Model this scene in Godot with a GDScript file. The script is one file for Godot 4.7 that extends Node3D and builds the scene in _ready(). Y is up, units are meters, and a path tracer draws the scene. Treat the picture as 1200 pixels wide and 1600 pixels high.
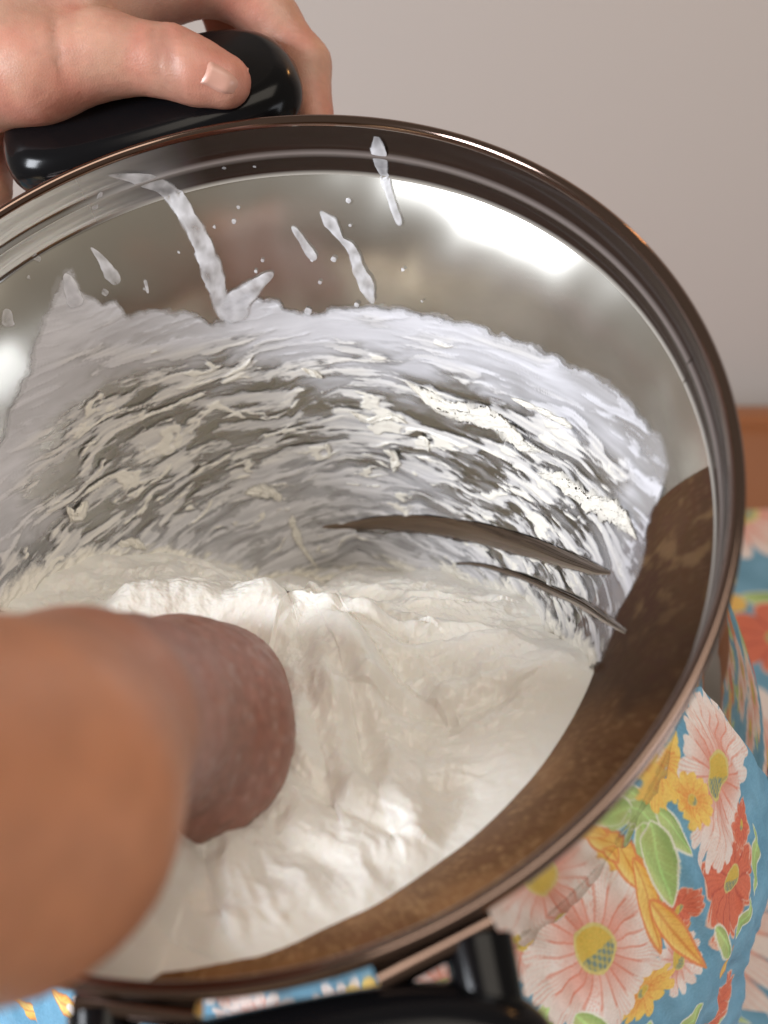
extends Node3D
# A hand kneads white dough in a tilted, mirror-bright steel bowl on a flowered tablecloth. Close-up, indoor light.

const EYE := Vector3(0, 0.545, 0)
const PITCH := -30.0
const F := 1570.09                     # focal length in pixels of a 1200 x 1600 picture
const TAPER := 0.365                   # tan of the bowl wall's slope below its flare
var view: Basis                        # camera axes
var bowl_frame: Transform3D            # rim centre; y is the bowl's axis
var belly_at := Vector3.ZERO           # centre of the belly in the bowl's frame
const BELLY := 0.189
const SHEET_RADIUS := 0.193                    # radius of the added sheet that carries the belly's flower reflection
var rng := RandomNumberGenerator.new()
var M := {}


func _ready() -> void:
	rng.seed = 77
	view = Basis(Vector3.RIGHT, deg_to_rad(PITCH))
	var cam := Camera3D.new()
	cam.name = "camera"
	add_child(cam)
	cam.transform = Transform3D(view, EYE)
	var lens := CameraAttributesPhysical.new()
	lens.frustum_focal_length = 23.55
	lens.frustum_focus_distance = 0.385
	lens.exposure_aperture = 4.2
	lens.frustum_near = 0.02
	lens.frustum_far = 40.0
	cam.attributes = lens
	cam.fov = 54.0
	cam.near = 0.02
	cam.far = 40.0
	cam.current = true
	var we := WorldEnvironment.new()
	we.name = "room_air"
	var env := Environment.new()
	env.background_mode = Environment.BG_COLOR
	env.background_color = Color(0.18, 0.158, 0.132).linear_to_srgb()
	env.tonemap_mode = Environment.TONE_MAPPER_LINEAR
	env.tonemap_exposure = 1.3
	env.sdfgi_enabled = true
	env.ssao_enabled = true
	env.ssil_enabled = true
	we.environment = env
	add_child(we)
	area_lamp("window_light", Vector3(-1.35, 0.85, 0.5), Vector3(0, 0.3, -0.35), Vector2(0.42, 0.6), Color(0.95, 0.97, 1.0), 2.6)
	area_lamp("ceiling_light", Vector3(0.35, 1.9, 0.55), Vector3(0, 0.3, -0.4), Vector2(1.6, 0.9), Color(1.0, 0.955, 0.89), 1.15)
	area_lamp("added_side_light", Vector3(1.7, 0.35, 0.55), Vector3(0, 0.35, -0.4), Vector2(0.7, 0.8), Color(0.95, 0.97, 1.0), 0.55)  # added lamp, placed to give the steel a bright reflection
	var patch := SpotLight3D.new()  # added spot; its patch on the floor brightens the steel's reflections
	patch.name = "added_floor_spot"
	patch.light_color = Color(1.0, 0.95, 0.85)
	patch.light_energy = 60.0
	patch.spot_angle = 11.0
	patch.spot_range = 8.0
	patch.spot_attenuation = 2.0
	patch.light_size = 0.03
	patch.shadow_enabled = true
	add_child(patch)
	patch.look_at_from_position(Vector3(-2.9, 1.9, 2.2), Vector3(-2.0, -0.75, 1.27), Vector3.UP)
	var patch_b: SpotLight3D = patch.duplicate()  # second added spot, also for the steel to reflect
	patch_b.name = "second_added_floor_spot"
	patch_b.light_energy = 34.0
	patch_b.spot_angle = 13.0
	add_child(patch_b)
	patch_b.look_at_from_position(Vector3(-1.4, 1.9, 3.0), Vector3(-0.1, -0.75, 1.9), Vector3.UP)
	var bulb := OmniLight3D.new()
	bulb.name = "warm_lamp_light"
	bulb.position = Vector3(0.55, 1.15, -1.0)
	bulb.light_color = Color(1.0, 0.72, 0.42)
	bulb.light_energy = 0.05
	bulb.light_size = 0.035
	bulb.omni_range = 6.0
	bulb.omni_attenuation = 2.0
	bulb.shadow_enabled = true
	add_child(bulb)

	bowl_frame = Transform3D(Basis(view * Vector3(0.9696585, 0.24446348, 0), view * Vector3(-0.12531999, 0.49707871, 0.85860798), view * Vector3(0.20989829, -0.83255652, 0.51263276)), EYE + view * Vector3(-0.04742532, 0.01783598, -0.30585133))
	bowl_frame.basis = bowl_frame.basis.orthonormalized()
	belly_at = bowl_frame.affine_inverse() * (EYE + view * Vector3(-0.0081, -0.118, -0.5076))
	materials()
	setting()
	bowl()
	dough()
	residue()
	person()


# ---------------------------------------------------------------- helpers

func area_lamp(called: String, at: Vector3, to: Vector3, size: Vector2, col: Color, energy: float) -> void:
	var l := AreaLight3D.new()
	l.name = called
	l.area_size = size
	l.light_color = col
	l.light_energy = energy
	l.shadow_enabled = true
	add_child(l)
	l.look_at_from_position(at, to, Vector3.UP)


func px(x: float, y: float, depth: float) -> Vector3:
	return EYE + view * (Vector3((x - 600.0) / F, (800.0 - y) / F, -1.0) * depth)


func ray(x: float, y: float) -> Vector3:
	return view * Vector3((x - 600.0) / F, (800.0 - y) / F, -1.0)


func inner(d: float) -> float:          # inner radius of the bowl at a depth under the rim
	if d < 0.022:
		return 0.1465
	if d < 0.205:
		return 0.1455 - (d - 0.022) * TAPER - 0.011 * (1.0 - exp(-(d - 0.022) / 0.02))
	var k := clampf((d - 0.205) / 0.025, 0.0, 1.0)
	return 0.0678 * sqrt(maxf(0.0, 1.0 - k * k))


func wall_at(az: float, d: float, lift := 0.0) -> Vector3:     # a point of the inner wall in the bowl's frame
	var a := deg_to_rad(az)
	var r := inner(d) - lift * (1.0 if d < 0.022 else 0.9205)
	return Vector3(cos(a) * r, -d + (0.0 if d < 0.022 else lift * 0.39), -sin(a) * r)


func on_wall(x: float, y: float) -> Vector2:                    # (azimuth, depth) of the inner wall under a line of sight
	var inv := bowl_frame.affine_inverse()
	var o := inv * EYE
	var v := inv.basis * ray(x, y)
	var t0 := -o.y / v.y
	var t := t0 - 0.002
	while t < 1.2:
		t += 0.0008
		var p := o + v * t
		if p.y < 0.0 and Vector2(p.x, p.z).length() > inner(-p.y):
			break
	var q := o + v * t
	return Vector2(rad_to_deg(atan2(-q.z, q.x)), -q.y)


func wrapped(a: float) -> float:        # azimuth from -170 to 190
	while a > 190.0:
		a -= 360.0
	while a < -170.0:
		a += 360.0
	return a


func thing(called: String, label: String, category: String, at := Transform3D(), group := "") -> Node3D:
	var o := Node3D.new()
	o.name = called
	add_child(o, true)
	o.transform = at
	meta(o, label, category, group)
	return o


func meta(o: Node, label: String, category: String, group := "") -> void:
	o.set_meta("label", label)
	if category:
		o.set_meta("category", category)
	if group:
		o.set_meta("group", group)


func put(called: String, mesh: Mesh, mat: Material, parent: Node = self) -> MeshInstance3D:
	var o := MeshInstance3D.new()
	o.name = called
	o.mesh = mesh
	if mat:
		o.material_override = mat
	parent.add_child(o, true)
	return o


func array_mesh(v: PackedVector3Array, n: PackedVector3Array, uv: PackedVector2Array, col: PackedColorArray, idx: PackedInt32Array) -> ArrayMesh:
	# turn triangles so that fronts run clockwise
	var bad := 0
	var seen := 0
	var step := maxi(1, idx.size() / 3 / 200) * 3
	for i in range(0, idx.size() - 2, step):
		var g := (v[idx[i + 1]] - v[idx[i]]).cross(v[idx[i + 2]] - v[idx[i]])
		if g.dot(n[idx[i]]) > 0.0:
			bad += 1
		seen += 1
	if bad * 2 > seen:
		for i in range(0, idx.size() - 2, 3):
			var k := idx[i + 1]
			idx[i + 1] = idx[i + 2]
			idx[i + 2] = k
	var a := []
	a.resize(Mesh.ARRAY_MAX)
	a[Mesh.ARRAY_VERTEX] = v
	a[Mesh.ARRAY_NORMAL] = n
	if uv.size():
		a[Mesh.ARRAY_TEX_UV] = uv
	if col.size():
		a[Mesh.ARRAY_COLOR] = col
	a[Mesh.ARRAY_INDEX] = idx
	var m := ArrayMesh.new()
	m.add_surface_from_arrays(Mesh.PRIMITIVE_TRIANGLES, a)
	return m


func grid_mesh(nu: int, nv: int, v: PackedVector3Array, closed: bool, towards: Vector3, col := PackedColorArray(), uv := PackedVector2Array(), flip := false) -> ArrayMesh:
	# v[j * nu + i]; smooth normals from neighbours; «towards» or «flip» tells the outside; see-through cells are left out
	var n := PackedVector3Array()
	n.resize(nu * nv)
	var vote := 0.0
	for j in nv:
		var j0 := maxi(j - 1, 0)
		var j1 := mini(j + 1, nv - 1)
		for i in nu:
			var i0 := i - 1
			var i1 := i + 1
			if closed:
				i0 = (i0 + nu) % nu
				i1 = i1 % nu
			else:
				i0 = maxi(i0, 0)
				i1 = mini(i1, nu - 1)
			var g := (v[j * nu + i1] - v[j * nu + i0]).cross(v[j1 * nu + i] - v[j0 * nu + i])
			g = g.normalized() if g.length_squared() > 1e-24 else towards
			n[j * nu + i] = g
			vote += g.dot(towards)
	if (vote < 0.0) != flip:
		for i in n.size():
			n[i] = -n[i]
	var idx := PackedInt32Array()
	var cut := col.size() > 0
	for j in nv - 1:
		for i in (nu if closed else nu - 1):
			var a := j * nu + i
			var b := j * nu + (i + 1) % nu
			var c := a + nu
			var d := b + nu
			if cut and col[a].a + col[b].a + col[c].a + col[d].a < 0.04:
				continue
			idx.append_array([a, b, c, b, d, c])
	return array_mesh(v, n, uv, col, idx)


func lathe(prof: PackedVector2Array, nu: int, outward: bool) -> ArrayMesh:   # (radius, y)
	var v := PackedVector3Array()
	var uv := PackedVector2Array()
	var n := PackedVector3Array()
	for j in prof.size():
		var t := prof[mini(j + 1, prof.size() - 1)] - prof[maxi(j - 1, 0)]
		var nr := Vector2(t.y, -t.x).normalized()
		if outward != (nr.x > 0.0) and absf(nr.x) > 1e-3:
			pass
		for i in nu:
			var a := TAU * i / nu
			v.append(Vector3(cos(a) * prof[j].x, prof[j].y, -sin(a) * prof[j].x))
			n.append(Vector3(cos(a) * nr.x, nr.y, -sin(a) * nr.x) * (1.0 if outward else -1.0))
			uv.append(Vector2(float(i) / nu, float(j) / prof.size()))
	var idx := PackedInt32Array()
	for j in prof.size() - 1:
		for i in nu:
			var a := j * nu + i
			var b := j * nu + (i + 1) % nu
			idx.append_array([a, b, a + nu, b, b + nu, a + nu])
	return array_mesh(v, n, uv, PackedColorArray(), idx)


func noise(seed_: int, freq: float, octaves := 4, kind := FastNoiseLite.TYPE_SIMPLEX_SMOOTH, ridged := false) -> FastNoiseLite:
	var f := FastNoiseLite.new()
	f.seed = seed_
	f.noise_type = kind
	f.frequency = freq
	f.fractal_octaves = octaves
	f.fractal_type = FastNoiseLite.FRACTAL_RIDGED if ridged else FastNoiseLite.FRACTAL_FBM
	return f


func rough_texture(seed_: int, freq: float, lo: float, hi: float) -> NoiseTexture2D:
	var t := NoiseTexture2D.new()
	t.width = 512
	t.height = 512
	t.seamless = true
	t.noise = noise(seed_, freq, 5)
	var g := Gradient.new()
	g.set_color(0, Color(lo, lo, lo))
	g.set_color(1, Color(hi, hi, hi))
	t.color_ramp = g
	return t


func mat(called: String, col: Color, rough: float, metal := 0.0) -> StandardMaterial3D:   # col is a linear base colour
	var m := StandardMaterial3D.new()
	m.resource_name = called
	m.albedo_color = col.linear_to_srgb()
	m.roughness = rough
	m.metallic = metal
	M[called] = m
	return m


func relief(m: StandardMaterial3D, seed_: int, freq: float, scale_: float, cm: float, kind: int) -> void:
	var t := NoiseTexture2D.new()
	t.width = 512
	t.height = 512
	t.seamless = true
	t.noise = noise(seed_, freq, 4, kind as FastNoiseLite.NoiseType)
	m.heightmap_enabled = true
	m.heightmap_texture = t
	m.heightmap_scale = cm
	m.uv1_triplanar = true
	m.uv1_scale = Vector3.ONE * scale_


func materials() -> void:
	mat("steel", Color(0.60, 0.585, 0.55), 0.07, 1.0)
	var w := mat("inner_steel", Color(1, 1, 1), 0.25, 1.0)
	w.vertex_color_use_as_albedo = true
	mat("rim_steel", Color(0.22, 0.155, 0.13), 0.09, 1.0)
	mat("crease_steel", Color(0.20, 0.14, 0.10), 0.05, 1.0)
	M.crease_steel.clearcoat_enabled = true
	M.crease_steel.clearcoat = 1.0
	M.crease_steel.clearcoat_roughness = 0.03
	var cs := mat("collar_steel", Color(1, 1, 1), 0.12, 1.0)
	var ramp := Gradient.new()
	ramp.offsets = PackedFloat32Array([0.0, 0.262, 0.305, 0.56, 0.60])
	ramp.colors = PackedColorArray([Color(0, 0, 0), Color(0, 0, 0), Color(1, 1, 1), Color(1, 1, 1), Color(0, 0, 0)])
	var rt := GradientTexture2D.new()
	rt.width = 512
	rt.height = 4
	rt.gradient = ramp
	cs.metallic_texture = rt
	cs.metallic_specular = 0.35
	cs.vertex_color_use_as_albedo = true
	var bs := mat("brown_reflection_steel", Color(1, 1, 1), 0.42)  # takes the painted brown reflection of the near wall
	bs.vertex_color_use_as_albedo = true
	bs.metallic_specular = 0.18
	mat("black_plastic", Color(0.005, 0.005, 0.006), 0.16)
	M.black_plastic.metallic_specular = 0.3
	var s := mat("skin", Color(1, 1, 1), 0.46)
	s.vertex_color_use_as_albedo = true
	s.subsurf_scatter_enabled = true
	s.subsurf_scatter_strength = 0.12
	relief(s, 81, 0.055, 42.0, 0.012, FastNoiseLite.TYPE_CELLULAR)
	mat("nail", Color(0.62, 0.345, 0.275), 0.32)
	var d := mat("dough", Color(0.895, 0.87, 0.825), 0.30)
	d.subsurf_scatter_enabled = true
	d.subsurf_scatter_strength = 0.10
	relief(d, 82, 0.016, 9.0, 0.05, FastNoiseLite.TYPE_SIMPLEX_SMOOTH)
	var r := mat("residue", Color(1, 1, 1), 0.38)
	r.vertex_color_use_as_albedo = true
	r.transparency = BaseMaterial3D.TRANSPARENCY_ALPHA
	mat("wall_paint", Color(0.50, 0.45, 0.425), 0.9)
	mat("wood", Color(0.34, 0.13, 0.05), 0.45)


# ---------------------------------------------------------------- setting

func setting() -> void:
	var wall := BoxMesh.new()
	wall.size = Vector3(5.0, 3.0, 0.1)
	var o := put("wall", wall, M.wall_paint)
	o.position = Vector3(0.4, 1.0, -1.32)
	o.set_meta("kind", "structure")
	o.set_meta("label", "plain warm grey painted wall behind the table")
	var fl := BoxMesh.new()
	fl.size = Vector3(6.0, 0.1, 5.0)
	var floor_ := put("floor", fl, mat("floor_boards", Color(0.42, 0.36, 0.28), 0.5))
	floor_.position = Vector3(0.0, -0.80, 1.2)
	floor_.set_meta("kind", "structure")
	var t := thing("table", "reddish brown wooden table showing behind the tablecloth at right", "table")
	var top := BoxMesh.new()
	top.size = Vector3(2.6, 0.03, 1.33)
	var tp := put("table_top", top, M.wood, t)
	tp.position = Vector3(0.3, -0.0170, -0.505)
	var edge := BoxMesh.new()
	edge.size = Vector3(2.6, 0.012, 0.03)
	put("table_rail", edge, M.wood, t).position = Vector3(0.3, 0.0045, -1.185)
	for sx in [-0.95, 1.55]:
		for sz in [-1.1, 0.1]:
			var leg := BoxMesh.new()
			leg.size = Vector3(0.06, 0.71, 0.06)
			put("leg", leg, M.wood, t).position = Vector3(sx, -0.388, sz)
	# the cloth
	var nu := 120
	var nv := 90
	var v := PackedVector3Array()
	var uv := PackedVector2Array()
	var nz := noise(5, 3.0, 3)
	for j in nv:
		for i in nu:
			var x := lerpf(-0.95, 1.5, float(i) / (nu - 1))
			var z := lerpf(-0.945, 0.14, float(j) / (nv - 1))
			v.append(Vector3(x, 0.0025 + 0.002 * maxf(0.0, nz.get_noise_2d(x, z)), z))
			uv.append(Vector2(x / 0.85 + 0.31, z / 0.85))
	var cm := mat("cloth", Color(1, 1, 1), 0.75)
	cm.albedo_texture = cloth_texture()
	cm.rim_enabled = true
	cm.rim = 0.2
	var cl := put("tablecloth", grid_mesh(nu, nv, v, false, Vector3.UP, PackedColorArray(), uv), cm)
	fold(cl)
	meta(cl, "flowered tablecloth with daisies, yellow lilies and green leaves on blue", "tablecloth")


var pic: PackedByteArray
var PW := 1024
var PH := 1024


func dab(x: int, y: int, r: float, g: float, b: float, a: float) -> void:
	var k := (posmod(y, PH) * PW + posmod(x, PW)) * 3
	pic[k] = int(lerpf(pic[k], r, a))
	pic[k + 1] = int(lerpf(pic[k + 1], g, a))
	pic[k + 2] = int(lerpf(pic[k + 2], b, a))


func leaf(cx: float, cy: float, ang: float, length: float, wide: float, dye := 0) -> void:
	# dye 0: green with a pale edge; 1: yellow orange; 2: coral
	var ca := cos(ang)
	var sa := sin(ang)
	var R := int(length) + 2
	var lo: Color = [Color(134, 172, 82), Color(240, 168, 44), Color(200, 76, 52)][dye]
	var hi: Color = [Color(192, 214, 126), Color(252, 220, 112), Color(232, 122, 84)][dye]
	var rim: Color = [Color(240, 242, 224), Color(232, 120, 50), Color(240, 196, 178)][dye]
	for y in range(-R, R + 1):
		for x in range(-R, R + 1):
			var u := (x * ca + y * sa) / length
			if u < 0.0 or u > 1.0:
				continue
			var w := (-x * sa + y * ca)
			var e := wide * pow(sin(PI * pow(u, 0.8)), 0.8) - absf(w)
			if e < 0.0:
				continue
			if e < 3.0:
				dab(int(cx) + x, int(cy) + y, rim.r, rim.g, rim.b, 0.92)
			else:
				var vein := 1.0 if absf(w) < 1.6 else (0.5 if fposmod(u * 9.0 - absf(w) * 0.10, 1.0) < 0.14 else 0.0)
				var c := lo.lerp(hi, clampf(0.5 + w / (wide * 1.6) + 0.25 * sin(u * 7.0 + w * 0.2), 0.0, 1.0))
				var k := (-52.0 if dye else 30.0) * vein
				dab(int(cx) + x, int(cy) + y, clampf(c.r + k * 0.4, 0, 255), clampf(c.g + k, 0, 255), clampf(c.b + k * 0.6, 0, 255), 0.97)


func daisy(cx: float, cy: float, R: float, n: int, seed_: int, tone: int, squash := 1.0, turn := 0.0) -> void:
	# tone 0: pale petals veined in coral; 1: coral red; 2: yellow orange
	var rr := RandomNumberGenerator.new()
	rr.seed = seed_
	var reach := PackedFloat32Array()
	for i in n:
		reach.append(rr.randf_range(0.82, 1.0))
	var ph := rr.randf() * TAU
	var core := R * (0.27 if tone == 0 else 0.2)
	var c := cos(turn)
	var s := sin(turn)
	for y in range(-int(R), int(R) + 1):
		for x in range(-int(R), int(R) + 1):
			var X := (x * c + y * s) / squash
			var Y := -x * s + y * c
			var d := sqrt(X * X + Y * Y)
			if d > R:
				continue
			var t := (atan2(Y, X) + ph) / TAU * n
			var k := posmod(int(floor(t)), n)
			var f: float = t - floor(t) - 0.5               # across the petal
			var q := d / (R * reach[k])
			var tip := 1.0 - pow(absf(f) * 2.0, 2.6) * 0.30
			if q > tip:
				continue
			if d < core:
				var g := d / core
				if g > 0.86:
					dab(int(cx) + x, int(cy) + y, 214, 196, 110, 1.0)
				elif Y < core * 0.05 + rr.randf() * 3.0:
					dab(int(cx) + x, int(cy) + y, 224 - rr.randi() % 22, 176, 52, 1.0)
				else:
					var dot := sin(X * 19.0 / core) * sin(Y * 14.0 / core + X * 0.1) > 0.05
					dab(int(cx) + x, int(cy) + y, 98 if dot else 176, 124 if dot else 166, 118 if dot else 84, 1.0)
				continue
			var v1 := absf(sin(f * 15.0 + sin(q * 6.0 + k * 1.7) * 0.8))
			var line := clampf((0.34 - v1) * 4.0, 0.0, 1.0) * clampf(1.45 - q * 1.1 + 0.5 * sin(k * 2.3), 0.0, 1.0)
			var gap := clampf((absf(f) - 0.40) * 11.0, 0.0, 1.0)
			var deep := clampf(1.2 - q * 1.6 + 0.25 * sin(k * 1.3), 0.0, 1.0)
			if tone == 0:
				var a := clampf(maxf(line * 0.75, deep * 0.75) + gap * 0.75, 0.0, 0.92)
				dab(int(cx) + x, int(cy) + y, lerpf(244, 218, a), lerpf(230, 104, a), lerpf(226, 78, a), 0.98)
			elif tone == 1:
				var a := clampf(line * 0.6 + gap * 0.8, 0.0, 1.0)
				dab(int(cx) + x, int(cy) + y, lerpf(222, 176, a), lerpf(92, 48, a), lerpf(58, 32, a), 0.98)
				if q > tip - 0.05:
					dab(int(cx) + x, int(cy) + y, 240, 206, 190, 0.8)
			else:
				var a := clampf(line * 0.9 + deep * 0.5 + gap * 0.4, 0.0, 1.0)
				dab(int(cx) + x, int(cy) + y, lerpf(250, 226, a), lerpf(206, 112, a), lerpf(84, 32, a), 0.98)


func blank(w: int, h: int) -> void:
	PW = w
	PH = h
	pic = PackedByteArray()
	pic.resize(w * h * 3)
	var nz := noise(3, 0.012, 4)
	for y in h:
		for x in w:
			var k := (y * w + x) * 3
			var s := nz.get_noise_2d(x, y) * 26.0
			pic[k] = int(84 + s)
			pic[k + 1] = int(152 + s)
			pic[k + 2] = int(192 + s)


func cloth_texture() -> ImageTexture:
	blank(1024, 1024)
	var rr := RandomNumberGenerator.new()
	rr.seed = 12
	for i in 46:
		leaf(rr.randf() * PW, rr.randf() * PH, rr.randf() * TAU, rr.randf_range(110, 190), rr.randf_range(22, 38), 1 if i % 6 == 0 else 0)
	for i in 9:
		daisy(rr.randf() * PW, rr.randf() * PH, rr.randf_range(80, 110), 9, i + 100, 2 if i % 2 else 1, rr.randf_range(0.6, 1.0), rr.randf() * TAU)
	for i in 13:
		daisy(fposmod(i * 0.27 + rr.randf() * 0.1, 1.0) * PW, fposmod(i * 0.381 + rr.randf() * 0.1, 1.0) * PH, rr.randf_range(105, 135), 22, i + 7, 0, rr.randf_range(0.8, 1.0), rr.randf() * TAU)
	return faded()


func faded() -> ImageTexture:            # washed cloth: paler, with a thread grain
	var nz := noise(8, 0.25, 2)
	for y in PH:
		for x in PW:
			var k := (y * PW + x) * 3
			var g := nz.get_noise_2d(x, y) * 12.0 + (3.0 if (x + y) % 2 else -3.0)
			pic[k] = clampi(int(pic[k] * 0.80 + 46 + g), 0, 255)
			pic[k + 1] = clampi(int(pic[k + 1] * 0.80 + 45 + g), 0, 255)
			pic[k + 2] = clampi(int(pic[k + 2] * 0.80 + 44 + g), 0, 255)
	var im := Image.create_from_data(PW, PH, false, Image.FORMAT_RGB8, pic)
	im.resize(PW * 6 / 10, PH * 6 / 10, Image.INTERPOLATE_LANCZOS)
	return ImageTexture.create_from_image(im)


func sheet_point(x: float, y: float) -> Vector2:       # (bearing, height) in degrees on the added flower sheet
	var c := bowl_frame * belly_at
	var d := ray(x, y).normalized()
	var o := EYE - c
	var b := o.dot(d)
	var q := maxf(b * b - o.length_squared() + SHEET_RADIUS * SHEET_RADIUS, 0.0)
	var p := o + d * (-b - sqrt(q))
	return Vector2(rad_to_deg(atan2(p.x, p.z)), rad_to_deg(asin(clampf(p.y / SHEET_RADIUS, -1.0, 1.0))))


func dye_at(x: float, y: float) -> Vector2:
	var w := sheet_point(x, y)
	return Vector2((w.x + 60.0) * 10.0, (50.0 - w.y) * 10.3)


func blade(x0: float, y0: float, x1: float, y1: float, wide: float, dye: int) -> void:
	var a := dye_at(x0, y0)
	var b := dye_at(x1, y1)
	leaf(a.x, a.y, (b - a).angle(), (b - a).length(), wide, dye)


func bloom(x: float, y: float, R: float, n: int, seed_: int, tone: int, squash: float, turn: float) -> void:
	var a := dye_at(x, y)
	daisy(a.x, a.y, R * 1.06, n, seed_ + 500, tone, squash, turn)
	daisy(a.x, a.y, R, n, seed_, tone, squash, turn)


func reflected_flowers_texture() -> ImageTexture:
	blank(1400, 720)
	var rr := RandomNumberGenerator.new()
	rr.seed = 5
	for i in 60:
		leaf(rr.randf() * 1400.0, rr.randf() * PH, rr.randf() * TAU, rr.randf_range(60, 110), rr.randf_range(12, 22), i % 2)
	for i in 5:
		daisy(40.0 + i * 130.0 + rr.randf() * 40.0, 250.0 + rr.randf() * 220.0, rr.randf_range(65, 80), 20, i + 60, 0, 0.85, rr.randf())
	for q in [[1000, 1285, 1046, 1425, 24, 0], [1022, 1262, 1078, 1335, 17, 0], [1142, 1075, 1160, 1180, 16, 0], [1186, 1290, 1176, 1400, 14, 0], [1100, 1090, 1072, 1160, 12, 0], [845, 1360, 800, 1430, 18, 0], [770, 1470, 740, 1560, 20, 0], [640, 1500, 590, 1530, 14, 0], [1090, 1560, 1040, 1640, 18, 0], [860, 1560, 830, 1640, 16, 0],
			[925, 1262, 985, 1345, 22, 1], [965, 1290, 905, 1365, 20, 1], [985, 1330, 1020, 1480, 22, 1], [960, 1330, 985, 1440, 14, 1], [1008, 1400, 1092, 1505, 15, 1], [1030, 1150, 1046, 1250, 24, 1], [1010, 1190, 1060, 1250, 16, 1], [560, 1535, 620, 1600, 26, 1], [540, 1600, 470, 1545, 24, 1], [520, 1545, 500, 1600, 20, 1], [1040, 1490, 1080, 1440, 9, 1], [240, 1580, 290, 1600, 14, 1], [60, 1590, 20, 1560, 16, 1],
			[830, 1385, 815, 1360, 16, 2]]:
		blade(q[0], q[1], q[2], q[3], q[4], q[5])
	bloom(1030, 1185, 60.0, 12, 38, 2, 0.7, 0.4)
	bloom(905, 1300, 74.0, 12, 39, 2, 0.8, -0.5)
	bloom(1120, 1580, 60.0, 12, 40, 1, 0.8, 0.1)
	bloom(580, 1570, 56.0, 12, 41, 2, 0.8, 0.1)
	bloom(1142, 1372, 92.0, 11, 31, 1, 0.8, 0.3)
	bloom(1120, 1212, 108.0, 22, 32, 0, 0.72, 0.5)
	bloom(690, 1530, 70.0, 18, 33, 0, 0.9, 0.2)
	bloom(410, 1590, 66.0, 18, 34, 0, 0.9, 0.9)
	bloom(1062, 1502, 52.0, 14, 36, 0, 0.7, -0.4)
	for q in [[880, 1420, 26, 40], [1060, 1420, 24, 43], [1085, 1250, 26, 44], [1165, 1290, 22, 46], [1010, 1555, 30, 47], [820, 1470, 34, 48]]:
		bloom(q[0], q[1], q[2] * 1.5, 13, q[3], q[3] % 3, 0.8, q[3] * 0.7)
	bloom(930, 1482, 116.0, 21, 35, 0, 0.74, -0.41)
	for q in [[950, 1285, 1000, 1390, 20, 1], [990, 1340, 1030, 1490, 18, 1], [1012, 1405, 1096, 1508, 15, 1], [925, 1270, 960, 1345, 18, 1], [1010, 1282, 1050, 1420, 22, 0], [1105, 1440, 1140, 1500, 14, 0], [1170, 1400, 1150, 1470, 13, 0], [900, 1585, 960, 1640, 18, 0], [840, 1400, 800, 1460, 16, 0]]:
		blade(q[0], q[1], q[2], q[3], q[4], q[5])
	return faded()


func fold(parent: Node3D) -> void:
	# added cloth sheet round the belly, printed with the flowers reflected in its steel
	var sheet_top := [[-62, 12], [-30, 13], [-10, 21], [9, 27], [21, 30.5], [31, 33], [42, 36.5], [50, 37.5], [54.6, 36.3], [56.7, 32.7], [58.2, 27.6], [60, 23.7], [66, 14], [84, 4]]
	var c := bowl_frame * belly_at
	var nz := noise(15, 16.0, 3)
	var crease := [sheet_point(975, 1225), sheet_point(1030, 1300), sheet_point(1065, 1370), sheet_point(1110, 1480), sheet_point(1125, 1520)]
	var nu := 300
	var nv := 160
	var v := PackedVector3Array()
	var uv := PackedVector2Array()
	for j in nv:
		var t := float(j) / (nv - 1)
		for i in nu:
			var b := lerpf(-62.0, 84.0, float(i) / (nu - 1))
			var top := 0.0
			for k in sheet_top.size() - 1:
				if b >= sheet_top[k][0] and b <= sheet_top[k + 1][0]:
					top = lerpf(sheet_top[k][1], sheet_top[k + 1][1], (b - sheet_top[k][0]) / float(sheet_top[k + 1][0] - sheet_top[k][0]))
			var e := lerpf(top, -66.0, t)
			var w := Vector2(b, e)
			var r := SHEET_RADIUS + nz.get_noise_2d(deg_to_rad(b + e * 0.35) * 0.55, deg_to_rad(e) * 0.16) * 0.0042 - 0.0012 * exp(-t * 60.0)
			for k in crease.size() - 1:
				var q := Geometry2D.get_closest_point_to_segment(w, crease[k], crease[k + 1])
				var g := (w - q).length()
				if g < 4.0:
					r += 0.0014 * exp(-g * g / 6.0)
			var a := deg_to_rad(b)
			var el := deg_to_rad(e)
			var flat_r := r * cos(el)
			var y := c.y + r * sin(el)
			if e < 0.0:
				flat_r = r * (1.0 + 0.02 * sin(b * 0.35) * minf(-e / 20.0, 1.0))
				y = c.y + r * el
				if y < 0.012:
					flat_r += 0.012 - y
					y = lerpf(0.006, 0.012, exp((y - 0.012) / 0.02))
			v.append(Vector3(c.x + sin(a) * flat_r, y, c.z + cos(a) * flat_r))
			uv.append(Vector2((b + 60.0) / 140.0, (50.0 - e) * 10.3 / 720.0))
	var m := mat("flower_reflection_print", Color(1, 1, 1), 0.7)
	m.albedo_texture = reflected_flowers_texture()
	put("flower_reflection_sheet", grid_mesh(nu, nv, v, false, Vector3(0.4, 0.5, 0.7), PackedColorArray(), uv), m, parent)


# ---------------------------------------------------------------- bowl

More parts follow.
